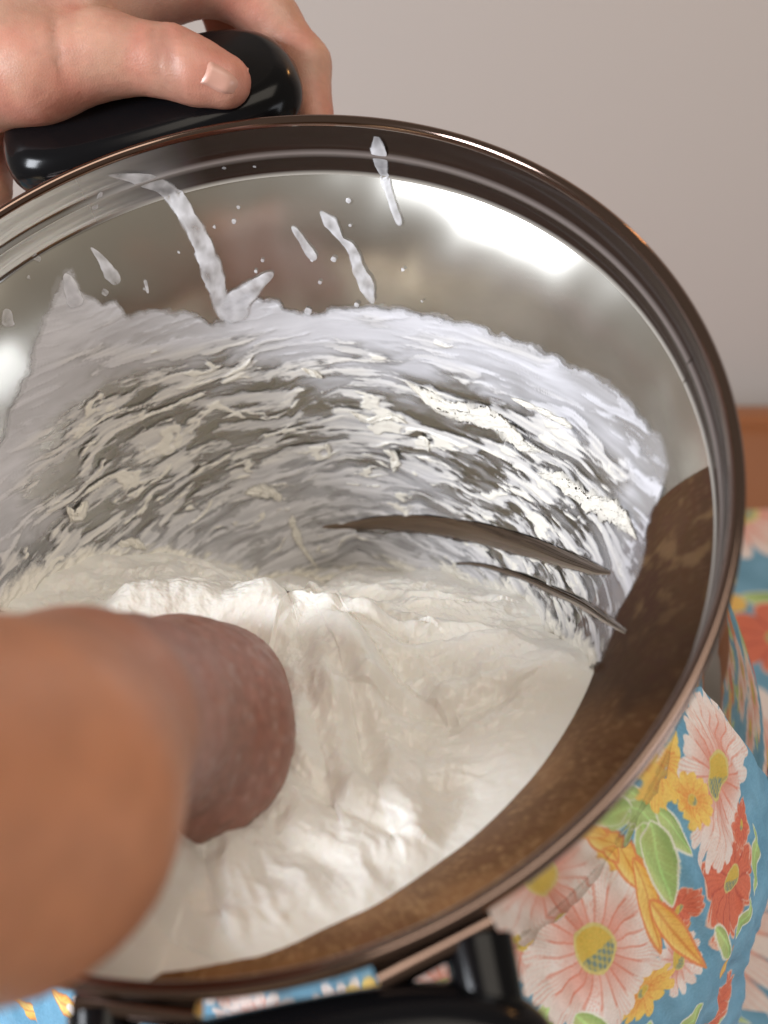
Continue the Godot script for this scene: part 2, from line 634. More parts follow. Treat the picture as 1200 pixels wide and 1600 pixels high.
func outer_radius(az: float, d: float) -> float:
	var base := 0.1490
	var h := d + belly_at.y                      # along the axis from the belly's centre
	var rho2 := BELLY * BELLY - h * h
	if rho2 <= 0.0:
		return base if h < 0.0 else 0.0
	var a := deg_to_rad(az)
	var dir := Vector2(cos(a), -sin(a))
	var cen := Vector2(belly_at.x, belly_at.z)
	var p := dir.dot(cen)
	var q := p * p - cen.length_squared() + rho2
	var r := p + sqrt(maxf(q, 0.0))
	if h < 0.0:
		var k := 0.012
		var m := clampf(0.5 + 0.5 * (r - base) / k, 0.0, 1.0)
		return lerpf(base, r, m) + k * m * (1.0 - m)
	return maxf(r, 0.0)


func bowl() -> void:
	var b := thing("mixing_bowl", "large shiny stainless steel bowl with black handles, tilted and full of dough", "bowl", bowl_frame)
	# inner wall: bright sheet, with a brown reflection painted on the near side
	var nz := noise(21, 0.9, 4)
	var hair := noise(22, 1.0, 4)
	var dent := noise(23, 1.0, 2)
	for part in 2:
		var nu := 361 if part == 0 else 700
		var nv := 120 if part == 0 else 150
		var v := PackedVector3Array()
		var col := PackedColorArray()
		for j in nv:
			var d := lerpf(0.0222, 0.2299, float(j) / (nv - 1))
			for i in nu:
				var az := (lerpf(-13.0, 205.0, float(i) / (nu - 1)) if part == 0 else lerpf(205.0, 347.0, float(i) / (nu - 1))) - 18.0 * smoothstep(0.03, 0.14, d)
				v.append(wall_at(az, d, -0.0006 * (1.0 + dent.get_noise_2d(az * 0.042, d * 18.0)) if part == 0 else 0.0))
				var n := nz.get_noise_2d(az * 0.05, d * 30.0)
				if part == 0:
					col.append(Color(0.64, 0.62, 0.57).lerp(Color(0.34, 0.325, 0.29), smoothstep(0.05, 0.085, d + n * 0.01)))  # lower steel darkened in colour to dim the mirrored dough
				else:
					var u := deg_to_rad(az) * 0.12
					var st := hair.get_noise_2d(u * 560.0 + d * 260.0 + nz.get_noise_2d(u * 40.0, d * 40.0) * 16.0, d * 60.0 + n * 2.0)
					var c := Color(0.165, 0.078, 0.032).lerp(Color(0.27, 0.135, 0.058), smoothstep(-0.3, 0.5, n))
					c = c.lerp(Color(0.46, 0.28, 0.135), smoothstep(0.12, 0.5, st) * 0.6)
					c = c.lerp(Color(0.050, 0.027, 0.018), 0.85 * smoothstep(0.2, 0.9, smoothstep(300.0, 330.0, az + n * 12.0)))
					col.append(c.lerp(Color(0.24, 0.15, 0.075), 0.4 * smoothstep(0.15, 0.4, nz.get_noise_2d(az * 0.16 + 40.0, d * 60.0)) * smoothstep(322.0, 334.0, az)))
		put("inner_wall" if part == 0 else "brown_reflection_wall", grid_mesh(nu, nv, v, false, Vector3.UP, col), M.inner_steel if part == 0 else M.brown_reflection_steel, b)
	# rim: rolled bead, groove, collar
	var p := PackedVector2Array()
	for k in 15:
		var a := -0.35 * PI + 1.35 * PI * k / 14.0
		p.append(Vector2(0.1483 + 0.0022 * cos(a), 0.0005 + 0.0026 * sin(a)))
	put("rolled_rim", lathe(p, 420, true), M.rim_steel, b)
	p = PackedVector2Array([Vector2(0.1462, 0.0003), Vector2(0.1462, -0.002), Vector2(0.1467, -0.0045), Vector2(0.1470, -0.008), Vector2(0.1466, -0.0105), Vector2(0.1456, -0.0118), Vector2(0.1455, -0.0125), Vector2(0.1462, -0.0145), Vector2(0.1464, -0.018), Vector2(0.1462, -0.0205), Vector2(0.1454, -0.0222)])
	var cm := lathe(p, 420, true)
	var arr := cm.surface_get_arrays(0)
	var cc := PackedColorArray()
	for j in p.size():
		for i in 420:
			var az := wrapped(360.0 * i / 420.0)
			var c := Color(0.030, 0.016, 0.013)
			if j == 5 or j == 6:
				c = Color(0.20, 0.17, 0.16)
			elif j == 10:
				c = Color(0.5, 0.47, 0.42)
			cc.append(c.lerp(Color(0.72, 0.72, 0.72), smoothstep(86.0, 116.0, az)))  # collar's bright and dark reflections put into its colour
	arr[Mesh.ARRAY_COLOR] = cc
	var cmesh := ArrayMesh.new()
	cmesh.add_surface_from_arrays(Mesh.PRIMITIVE_TRIANGLES, arr)
	put("collar", cmesh, M.collar_steel, b)
	# outer wall
	var nu := 300
	var nv := 130
	var v := PackedVector3Array()
	var deep := -belly_at.y + BELLY
	for j in nv:
		var t := float(j) / (nv - 1)
		var d := lerpf(0.0035, deep - 0.0001, sin(t * PI * 0.5))
		for i in nu:
			var az := 360.0 * i / nu
			var r := outer_radius(az, d)
			var q := Vector3(cos(deg_to_rad(az)) * r, -d, -sin(deg_to_rad(az)) * r)
			var wq := bowl_frame * q
			if wq.y < 0.006:
				wq.y = 0.006
				q = bowl_frame.affine_inverse() * wq
			v.append(q)
	put("outer_wall", grid_mesh(nu, nv, v, true, Vector3.UP, PackedColorArray(), PackedVector2Array(), true), M.steel, b)
	handle(b, 93.0, 0.008, true)
	handle(b, 267.0, 0.012, false)


func handle(b: Node3D, az: float, d: float, solid: bool) -> void:
	# a thick black loop: outline in the plane of the rim, swept as a rounded bar, with steel brackets
	var h := Node3D.new()
	h.name = "handle"
	b.add_child(h, true)
	var a := deg_to_rad(az)
	h.transform = Transform3D(Basis(Vector3.UP, a - PI / 2.0), Vector3(cos(a) * 0.148, -d, -sin(a) * 0.148))
	# local: -z outward, x along the rim
	var gap := 0.004 if solid else 0.005
	var nu := 96
	var v := PackedVector3Array()
	var rings := 0
	for k in range(-9, 10):
		var phi := k * PI / 18.0
		var inset := 0.011 * (1.0 - cos(phi)) + (0.030 if absi(k) == 9 else 0.0)
		for i in nu:
			var q := TAU * i / nu
			var c := signf(cos(q)) * pow(absf(cos(q)), 0.62)
			var e := signf(sin(q)) * pow(absf(sin(q)), 0.62)
			v.append(Vector3(c * maxf(0.061 - inset, 0.002) * (1.0 - 0.10 * maxf(e, 0.0)), 0.0125 * sin(phi) * (1.0 if absi(k) < 9 else 1.03), -gap - 0.0275 - e * maxf((0.0325 if solid else 0.029) - inset, 0.001)))
		rings += 1
	put("grip", grid_mesh(nu, rings, v, true, Vector3.ZERO), M.black_plastic, h)
	if not solid:
		for s in [-1, 1]:
			var st := CylinderMesh.new()
			st.top_radius = 0.0085
			st.bottom_radius = 0.0075
			st.height = 0.034
			var o := put("stub", st, M.black_plastic, h)
			o.position = Vector3(0.046 * s, 0.0, -0.015)
			o.rotation = Vector3(PI / 2, 0, 0)
	for s in [-1, 1]:
		var bx := CylinderMesh.new()
		bx.top_radius = 0.0036
		bx.bottom_radius = 0.0040
		bx.height = 0.030
		bx.radial_segments = 20
		var br := put("bracket", bx, M.rim_steel, h)
		br.position = Vector3(0.036 * s, 0.004, 0.001)
		br.rotation = Vector3(0, -0.27 * s, PI / 2)


func tube(path: Array, wide: float, thick: float, nv: int, nu: int) -> ArrayMesh:   # a bar of rounded section in the xz plane
	var c := Curve3D.new()
	for i in path.size():
		var t: Vector3 = (path[mini(i + 1, path.size() - 1)] - path[maxi(i - 1, 0)]) / 6.0
		c.add_point(path[i], -t, t)
	var v := PackedVector3Array()
	var total := c.get_baked_length()
	for j in nv:
		var s := total * j / (nv - 1)
		var p := c.sample_baked(s, true)
		var t := (c.sample_baked(minf(s + 0.001, total), true) - c.sample_baked(maxf(s - 0.001, 0.0), true)).normalized()
		var side := t.cross(Vector3.UP).normalized()
		var shut := sqrt(clampf(minf(float(j), nv - 1.0 - j) / 3.0, 0.0, 1.0))
		for i in nu:
			var a := TAU * i / nu
			var x := signf(cos(a)) * pow(absf(cos(a)), 0.7)
			var y := signf(sin(a)) * pow(absf(sin(a)), 0.7)
			v.append(p + (side * x * wide + Vector3.UP * y * thick) * shut)
	var m := grid_mesh(nu, nv, v, true, Vector3.UP)
	# outward normals: check against the path's middle
	var arr := m.surface_get_arrays(0)
	var n: PackedVector3Array = arr[Mesh.ARRAY_NORMAL]
	var mid := c.sample_baked(total * 0.5, true)
	var k := nv / 2 * nu
	if n[k].dot(v[k] - mid) < 0.0:
		for i in n.size():
			n[i] = -n[i]
	return array_mesh(v, n, PackedVector2Array(), PackedColorArray(), arr[Mesh.ARRAY_INDEX])


# ---------------------------------------------------------------- dough

const ARM := [[-300, 1268, 0.15, 0.0325], [-5, 1252, 0.19, 0.0338], [112, 1142, 0.220, 0.0255], [190, 1122, 0.258, 0.0250], [283, 1134, 0.312, 0.0312]]


var line_of_dough := PackedFloat32Array()    # depth of the dough's edge, by azimuth from -170


func dough() -> void:
	# where the dough meets the wall: azimuth -> depth
	var marks := {}
	for q in [[930, 1050], [880, 1150], [820, 1230], [700, 1340], [560, 1430], [400, 1500], [250, 1530], [110, 1535], [0, 950], [60, 905], [130, 872], [240, 862], [330, 880], [420, 905], [510, 910], [600, 892], [720, 905], [850, 975]]:
		var w := on_wall(q[0], q[1])
		marks[wrapped(w.x)] = w.y
	var azs := marks.keys()
	azs.sort()
	var nu := 1100
	var nv := 330
	var ring := PackedVector3Array()
	var mid := Vector3.ZERO
	for i in nu:
		var az := -170.0 + 360.0 * i / nu
		var d := 0.1
		if az <= azs[0] or az >= azs[-1]:
			var span: float = azs[0] + 360.0 - azs[-1]
			var t: float = (az - azs[-1] if az >= azs[-1] else az + 360.0 - azs[-1]) / span
			d = lerpf(marks[azs[-1]], marks[azs[0]], t)
		else:
			for k in azs.size() - 1:
				if az <= azs[k + 1]:
					var t: float = (az - azs[k]) / (azs[k + 1] - azs[k])
					t = lerpf(t, smoothstep(0.0, 1.0, t), 0.5)
					d = lerpf(marks[azs[k]], marks[azs[k + 1]], t)
					break
		line_of_dough.append(d)
		var p := bowl_frame * wall_at(az, d, -0.0008)
		ring.append(p)
		mid += p / nu
	var hub := mid + Vector3(0, 0.004, 0)
	# folds pulled towards the arm: lines of sight laid on the level of the dough
	var folds := []
	var boxes: Array[Rect2] = []
	for f in [[[345, 872], [420, 930], [480, 1010], [530, 1120], [565, 1230], [610, 1340]], [[400, 885], [470, 940], [560, 1010], [640, 1050]], [[430, 960], [470, 1060], [490, 1180], [520, 1290]], [[500, 1010], [590, 1110], [660, 1170]],
			[[225, 1370], [235, 1440], [240, 1500], [300, 1530]], [[270, 1340], [330, 1400], [350, 1470]], [[60, 930], [150, 890], [260, 885], [350, 900]], [[520, 930], [640, 960], [760, 960]], [[540, 1060], [640, 1090], [760, 1080], [850, 1060]], [[450, 1260], [540, 1320], [620, 1350]], [[600, 1180], [700, 1200], [780, 1180]]]:
		var line := PackedVector2Array()
		for q in f:
			var r := ray(q[0], q[1])
			var t := (mid.y - EYE.y) / r.y
			var g := EYE + r * t
			line.append(Vector2(g.x, g.z))
		folds.append(line)
		var rect := Rect2(line[0], Vector2.ZERO)
		for q in line:
			rect = rect.expand(q)
		boxes.append(rect.grow(0.028))
	var warp := noise(31, 14.0, 3)
	var crumple := noise(32, 1.0, 4, FastNoiseLite.TYPE_SIMPLEX_SMOOTH, true)
	var fine := noise(33, 160.0, 4)
	var soft := noise(34, 22.0, 2)
	var arm0 := px(ARM[3][0], ARM[3][1], ARM[3][2])
	var arm1 := px(ARM[4][0], ARM[4][1], ARM[4][2])
	var axis := (arm1 - arm0).normalized()
	var root2 := Vector2(arm1.x, arm1.z)
	var tt := (mid.y - arm1.y) / axis.y
	var pit := arm1 + axis * tt
	var pit2 := Vector2(pit.x, pit.z)
	var v := PackedVector3Array()
	v.resize(nu * nv)
	for j in nv:
		var s := pow(float(j) / (nv - 1), 0.8)
		for i in nu:
			var p := hub.lerp(ring[i], s)
			var q := Vector2(p.x, p.z)
			var free := 1.0 - pow(s, 10.0)
			var rise := 0.010 * (1.0 - s * s)
			var dd := (q - pit2).length()
			# skin of dough climbing the wrist
			var lean := (q - pit2).normalized().dot(Vector2(0.42, -0.907))
			rise += 0.0135 * exp(-pow((dd - 0.047) / 0.016, 2.0)) * smoothstep(-0.5, 0.45, lean) * (1.0 + warp.get_noise_2d(q.x * 1.5, q.y * 1.5) * 0.35)
			rise += 0.006 * exp(-pow((dd - 0.034) / 0.012, 2.0))
			# radial pulls
			var wx := warp.get_noise_2d(q.x, q.y) * 0.012
			var wy := warp.get_noise_2d(q.x + 3.1, q.y - 1.7) * 0.012
			var rel := q + Vector2(wx, wy) - pit2
			var ang := rel.angle()
			var rad := rel.length()
			var away := smoothstep(0.035, 0.09, rad)
			var pull := crumple.get_noise_3d(cos(ang) * 2.6, sin(ang) * 2.6, rad * 6.0)
			rise += (pull - 0.25) * 0.0026 * away
			var knead := crumple.get_noise_2d((q.x + wx) * 19.0, (q.y + wy) * 19.0)
			rise += (knead - 0.2) * 0.0018
			var pull2 := crumple.get_noise_3d(cos(ang) * 7.0 + 9.0, sin(ang) * 7.0, rad * 26.0)
			rise += (pull2 - 0.25) * 0.0010 * away
			rise += soft.get_noise_2d(q.x, q.y) * 0.0045
			rise += fine.get_noise_2d(q.x, q.y) * 0.0006
			for n_ in folds.size():
				if not boxes[n_].has_point(q):
					continue
				var line: PackedVector2Array = folds[n_]
				var best := 1.0
				var side := 0.0
				for k in line.size() - 1:
					var c := Geometry2D.get_closest_point_to_segment(q + Vector2(wx, wy) * 0.4, line[k], line[k + 1])
					var e := (q - c)
					if e.length() < best:
						best = e.length()
						side = (line[k + 1] - line[k]).cross(q - line[k])
				if best < 0.02:
					rise += exp(-best * best / 0.00002) * -0.0028 + exp(-pow((best - 0.007) / 0.006, 2.0)) * (0.0034 if side < 0.0 else 0.0008) * smoothstep(0.03, 0.06, rad)
			p.y += rise * free
			v[j * nu + i] = p
	var o := put("dough", grid_mesh(nu, nv, v, true, Vector3.UP), M.dough)
	meta(o, "soft wet white bread dough filling the bowl, pulled into folds round the arm", "dough")


# ---------------------------------------------------------------- residue on the wall

func flat(w: Vector2) -> Vector2:       # wall coordinates in metres: along the wall, down the wall
	return Vector2(deg_to_rad(wrapped(w.x)) * 0.115, w.y)


func residue() -> void:
	var t := thing("dough_residue", "pale smears and flakes of batter drying on the inside of the steel bowl", "dough residue", bowl_frame)
	var poly := PackedVector2Array()
	for q in [[0, 690], [20, 640], [50, 560], [70, 490], [98, 432], [112, 424], [122, 458], [160, 476], [185, 470], [190, 492], [240, 486], [300, 490], [328, 506], [348, 502], [352, 470], [380, 452], [420, 470], [470, 492], [508, 492], [515, 480], [600, 480], [650, 490], [750, 512], [830, 542], [880, 566], [940, 592], [990, 640], [1035, 695], [1048, 722], [1030, 780], [1006, 840], [1004, 890], [965, 960], [940, 1040]]:
		poly.append(flat(on_wall(q[0], q[1])))
	poly.append(Vector2(poly[-1].x, 0.24))
	poly.append(Vector2(deg_to_rad(178.0) * 0.115, 0.24))
	poly.append(Vector2(deg_to_rad(178.0) * 0.115, poly[0].y))
	var top := []                        # (along, depth) of the upper edge for the film's own depth
	for q in poly.slice(0, 29):
		top.append(q)
	var ups := PackedFloat32Array()
	for i in 1080:
		var x := deg_to_rad(lerpf(-42.0, 172.0, i / 1079.0)) * 0.115
		var up := 1.0
		for k in top.size() - 1:
			if x <= maxf(top[k].x, top[k + 1].x) and x >= minf(top[k].x, top[k + 1].x) and absf(top[k].x - top[k + 1].x) > 1e-6:
				up = minf(up, lerpf(top[k].y, top[k + 1].y, (x - top[k].x) / (top[k + 1].x - top[k].x)))
		ups.append(up if up < 1.0 else (ups[-1] if i else 0.05))
	for pass_ in 3:
		var was := ups.duplicate()
		for i in 1080:
			var sum := 0.0
			for k in range(-24, 25):
				sum += was[clampi(i + k, 0, 1079)]
			ups[i] = sum / 49.0
	var bare := []
	for f in [[[500, 824, 1], [560, 819, 16], [640, 818, 26], [720, 828, 32], [800, 848, 34], [870, 870, 29], [925, 888, 18], [955, 896, 3]], [[715, 880, 2], [790, 893, 8], [860, 922, 12], [930, 957, 14], [980, 988, 4]], [[520, 832, 1], [600, 831, 3], [700, 838, 3], [780, 852, 2]]]:
		var line := []
		for q in f:
			var w := flat(on_wall(q[0], q[1]))
			var w2 := flat(on_wall(q[0], q[1] + q[2]))
			line.append([w, maxf((w2 - w).length(), 0.0006)])
		bare.append(line)
	var n_edge := noise(41, 90.0, 3)
	var n_str := noise(42, 1.0, 5)
	var n_big := noise(43, 1.0, 3)
	var n_fine := noise(44, 1.0, 4)
	var n_clump := noise(45, 1.0, 4)
	var nu := 1080
	var nv := 400
	var v := PackedVector3Array()
	var col := PackedColorArray()
	v.resize(nu * nv)
	col.resize(nu * nv)
	for j in nv:
		var d := lerpf(0.0235, 0.214, float(j) / (nv - 1))
		for i in nu:
			var az := lerpf(-42.0, 172.0, float(i) / (nu - 1))
			var x := deg_to_rad(az) * 0.115
			var at := Vector2(x, d)
			var w := bowl_frame * wall_at(az, d)
			var lev := w.y + 0.00045 * maxf(az - 70.0, 0.0)       # streaks run level round the bowl
			var e1 := n_edge.get_noise_2d(x, d) * 0.0020
			var e2 := n_edge.get_noise_2d(x + 5.0, d) * 0.0020
			var o := 0.0
			var thick := 0.0
			var cream := 0.0
			var edge_at := at + Vector2(e1, e2)
			var share := 0.0
			for h in [Vector2(0, 0), Vector2(0.0007, 0.0003), Vector2(-0.0007, -0.0003), Vector2(0.0003, -0.0012), Vector2(-0.0003, 0.0012)]:
				if Geometry2D.is_point_in_polygon(edge_at + h, poly):
					share += 0.2
			if share > 0.0:
				var up := ups[i]
				var below := d - up
				var big := n_big.get_noise_2d(x * 13.0, lev * 38.0)
				var str1 := n_str.get_noise_2d(x * 17.0 + big * 0.5, lev * 105.0 + big * 0.8)
				var str2 := n_fine.get_noise_2d(x * 95.0, lev * 430.0)
				var str3 := n_fine.get_noise_2d(x * 40.0 + 30.0, lev * 300.0)
				var cl := n_clump.get_noise_2d(x * 24.0 + 7.0, lev * 110.0 + big * 1.5)
				var film := 1.0 - smoothstep(0.012, 0.036, below + big * 0.020 + str1 * 0.016)
				var low := smoothstep(0.125, 0.155, d + big * 0.02 - 0.02 * smoothstep(60.0, 20.0, az))
				var drag := n_str.get_noise_2d(x * 15.0 + 50.0 + big * 0.4, lev * 300.0 + big)
				var drag2 := n_str.get_noise_2d(x * 34.0 - 50.0, lev * 210.0 + big * 1.5)
				var body := smoothstep(-0.14, 0.26, str1 + drag * 0.28 + drag2 * 0.34 + str2 * 0.22 + 0.02 + low * 0.16)
				var to_right := smoothstep(-14.0, 34.0, az + big * 26.0 + drag * 16.0)
				o = maxf(film * (0.80 + big * 0.30 + drag2 * 0.10) * lerpf(0.40, 1.0, to_right), body * (0.84 + drag * 0.35))
				o = maxf(o, 0.07 + low * 0.46 + drag * 0.20 + drag2 * 0.3)
				var lump := smoothstep(0.19, 0.36, cl + str2 * 0.16 + str1 * 0.30 + drag * 0.1 - film * 0.6 - low * 0.25)
				o = maxf(o, lump * 0.97)
				cream = maxf(lump, clampf(body * 0.55 + drag * 0.5, 0.0, 0.8) * (1.0 - film) * (1.0 - low * 0.7))
				var to_dough := line_of_dough[clampi(int((az + 170.0) / 360.0 * 1100.0), 0, 1099)] - d + str1 * 0.010 + str2 * 0.004
				var stuck := smoothstep(0.010, 0.001, to_dough)
				o = maxf(o, stuck)
				cream = maxf(cream, stuck)
				o *= share
				thick = stuck * 0.0012 * (1.0 + str2) + lump * (0.0003 + 0.0011 * clampf(cl, 0.0, 1.0)) + body * 0.00022 * (1.0 + drag)
				for line in (bare if x < 0.14 and x > -0.06 else []):
					for k in line.size() - 1:
						var c := Geometry2D.get_closest_point_to_segment(at, line[k][0], line[k + 1][0])
						var l: float = (line[k + 1][0] - line[k][0]).length()
						var hw := lerpf(line[k][1], line[k + 1][1], clampf((c - line[k][0]).length() / l, 0.0, 1.0)) * 0.5
						var gap := (at - c).length()
						if gap < hw + 0.0025:
							var keep := smoothstep(hw - 0.0002, hw + 0.0006 + absf(e1) * 0.4, gap)
							o *= keep
							thick = thick * keep + 0.0006 * keep * (1.0 - smoothstep(hw + 0.0008, hw + 0.0025, gap))
				o = clampf(o, 0.0, 1.0)
			v[j * nu + i] = wall_at(az, d, 0.00008 + thick)
			var c := Color(0.74, 0.74, 0.79).lerp(Color(0.87, 0.84, 0.77), cream)
			c.a = o
			col[j * nu + i] = c
	put("smeared_batter", grid_mesh(nu, nv, v, false, Vector3.UP, col), M.residue, t)
	for line in bare.slice(0, 2):
		var v2 := PackedVector3Array()
		for j in 80:
			var s: float = float(j) / 79.0 * (line.size() - 1)
			var k := mini(int(s), line.size() - 2)
			var c: Vector2 = (line[k][0] as Vector2).cubic_interpolate(line[k + 1][0], line[maxi(k - 1, 0)][0], line[mini(k + 2, line.size() - 1)][0], s - k)
			var hw: float = lerpf(line[k][1], line[k + 1][1], s - k) * 0.52
			var dir: Vector2 = (line[k + 1][0] - line[k][0]).normalized()
			for i in 21:
				var x := lerpf(-1.0, 1.0, i / 20.0)
				var q := c + Vector2(-dir.y, dir.x) * x * hw
				v2.append(wall_at(rad_to_deg(q.x / 0.115), q.y, 0.00012 + hw * 0.2 * (1.0 - x * x)))
		put("bare_crease", grid_mesh(21, 80, v2, false, Vector3.UP), M.crease_steel, t)
	# runs and splashes above the smear
	for f in [[[165, 272, 12], [215, 278, 26], [255, 292, 30], [290, 332, 30], [318, 388, 32], [338, 446, 36], [352, 500, 44]], [[140, 384, 8], [158, 404, 12], [172, 425, 26], [183, 442, 22]], [[456, 350, 12], [472, 374, 12], [484, 392, 16], [494, 404, 14]],
			[[500, 326, 12], [516, 344, 22], [534, 372, 8], [550, 386, 14], [563, 420, 22], [575, 450, 26], [584, 474, 18]], [[588, 208, 20], [594, 240, 26], [600, 268, 14], [612, 312, 12], [627, 352, 20]], [[158, 298, 10], [150, 314, 6], [146, 326, 16]],
			[[428, 424, 16], [402, 442, 22], [372, 470, 44], [352, 500, 50]], [[100, 424, 12], [108, 446, 22], [118, 480, 34]], [[226, 436, 4], [230, 456, 4]], [[8, 480, 12], [12, 510, 20]]]:
		drip(t, f)
	for f in [[[632, 590, 10], [660, 612, 26], [705, 636, 30], [760, 652, 34], [800, 672, 26], [818, 695, 18], [850, 704, 6]], [[545, 640, 6], [575, 652, 16], [612, 650, 14], [640, 660, 6]], [[840, 738, 8], [880, 752, 18], [920, 780, 22], [960, 800, 22], [985, 820, 18], [1000, 846, 10]], [[470, 572, 5], [490, 580, 14], [505, 588, 8]],
			[[600, 700, 4], [618, 712, 22], [616, 736, 5]], [[508, 690, 12], [514, 702, 8], [514, 716, 3]], [[655, 680, 8], [668, 686, 12], [672, 704, 3]], [[455, 800, 12], [462, 830, 20], [470, 850, 12], [500, 890, 4]], [[712, 876, 12], [714, 900, 8], [712, 926, 3]], [[380, 770, 14], [420, 766, 26], [440, 780, 12]], [[800, 620, 4], [850, 642, 12], [900, 668, 8]], [[100, 790, 6], [116, 806, 30], [135, 780, 10]], [[180, 850, 8], [205, 848, 20], [228, 858, 8]]]:
		drip(t, f, true)
	for q in [[365, 345, 7], [335, 353, 4], [372, 322, 5], [500, 440, 6], [163, 456, 10], [522, 403, 9], [482, 484, 12], [56, 400, 12], [545, 312, 8], [548, 350, 5], [488, 404, 5], [630, 420, 5], [279, 392, 4], [410, 405, 5], [44, 432, 4], [400, 422, 5], [690, 500, 6], [660, 470, 4], [558, 475, 8], [320, 420, 4], [225, 450, 4], [350, 260, 6], [398, 258, 5]]:
		drip(t, [[q[0] - q[2] * 0.45, q[1] - q[2] * 0.2, q[2] * 0.8], [q[0], q[1], q[2]], [q[0] + q[2] * 0.45, q[1] + q[2] * 0.2, q[2] * 0.8]])


func drip(parent: Node3D, f: Array, torn := false) -> void:
	var pts := []
	for q in f:
		var w := flat(on_wall(q[0], q[1]))
		var w2 := flat(on_wall(q[0] + q[2] * 0.5, q[1]))
		pts.append([w, maxf((w2 - w).length(), 0.0004)])
	var nv := maxi(14, f.size() * (16 if torn else 9))
	var nu := 19 if torn else 13
	var v := PackedVector3Array()
	var col := PackedColorArray()
	var nz := noise(61 + f.size() + int(f[0][0]), 130.0, 3)
	var ridge := noise(66, 1.0, 3)
	for j in nv:
		var s := float(j) / (nv - 1) * (pts.size() - 1)
		var k := mini(int(s), pts.size() - 2)
		var u := s - k
		var a: Vector2 = pts[k][0]
		var b: Vector2 = pts[k + 1][0]
		var pre: Vector2 = pts[maxi(k - 1, 0)][0]
		var post: Vector2 = pts[mini(k + 2, pts.size() - 1)][0]
		var c := a.cubic_interpolate(b, pre, post, u)
		var dir := (b - a).normalized()
		var side := Vector2(-dir.y, dir.x)
		var tip := minf(1.0, sqrt(minf(float(j), nv - 1.0 - j) / (nv - 1.0) * 5.0) + 0.02)
		var hw: float = lerpf(pts[k][1], pts[k + 1][1], u) * tip * (0.72 if torn else 1.0)
		for i in nu:
			var x := lerpf(-1.0, 1.0, float(i) / (nu - 1))
			var q := c + side * x * hw * (1.0 + nz.get_noise_2d(c.x * 0.6 + x * 0.02, c.y) * (1.2 if torn else 0.35))
			var dome := sqrt(maxf(0.0, 1.0 - x * x)) * tip
			var g := nz.get_noise_2d(q.x, q.y)
			v.append(wall_at(rad_to_deg(q.x / 0.115), maxf(q.y, 0.003), (0.0005 + dome * minf(hw * 0.12, 0.00035)) if not torn else 0.0008 + dome * (0.0006 + g * 0.0007 + 0.0007 * clampf(ridge.get_noise_2d(c.x * 60.0, (c.y + x * hw) * 500.0) * 1.6, -0.4, 1.0))))
			var cc := Color(0.76, 0.76, 0.80) if not torn else Color(0.87, 0.84, 0.77)
			cc.a = clampf(smoothstep(0.0, 0.6, dome) * (0.58 + g * 0.5 + 0.2 * x * x), 0.0, 1.0)
			if torn:
				cc.a = clampf(smoothstep(0.1, 0.8, dome + ridge.get_noise_2d(q.x * 160.0, q.y * 700.0) * 0.18), 0.0, 1.0)
			col.append(cc)
	put("dough_flake" if torn else "batter_run" if f.size() > 3 else "batter_drop", grid_mesh(nu, nv, v, false, Vector3.UP, col), M.residue, parent)


# ---------------------------------------------------------------- person

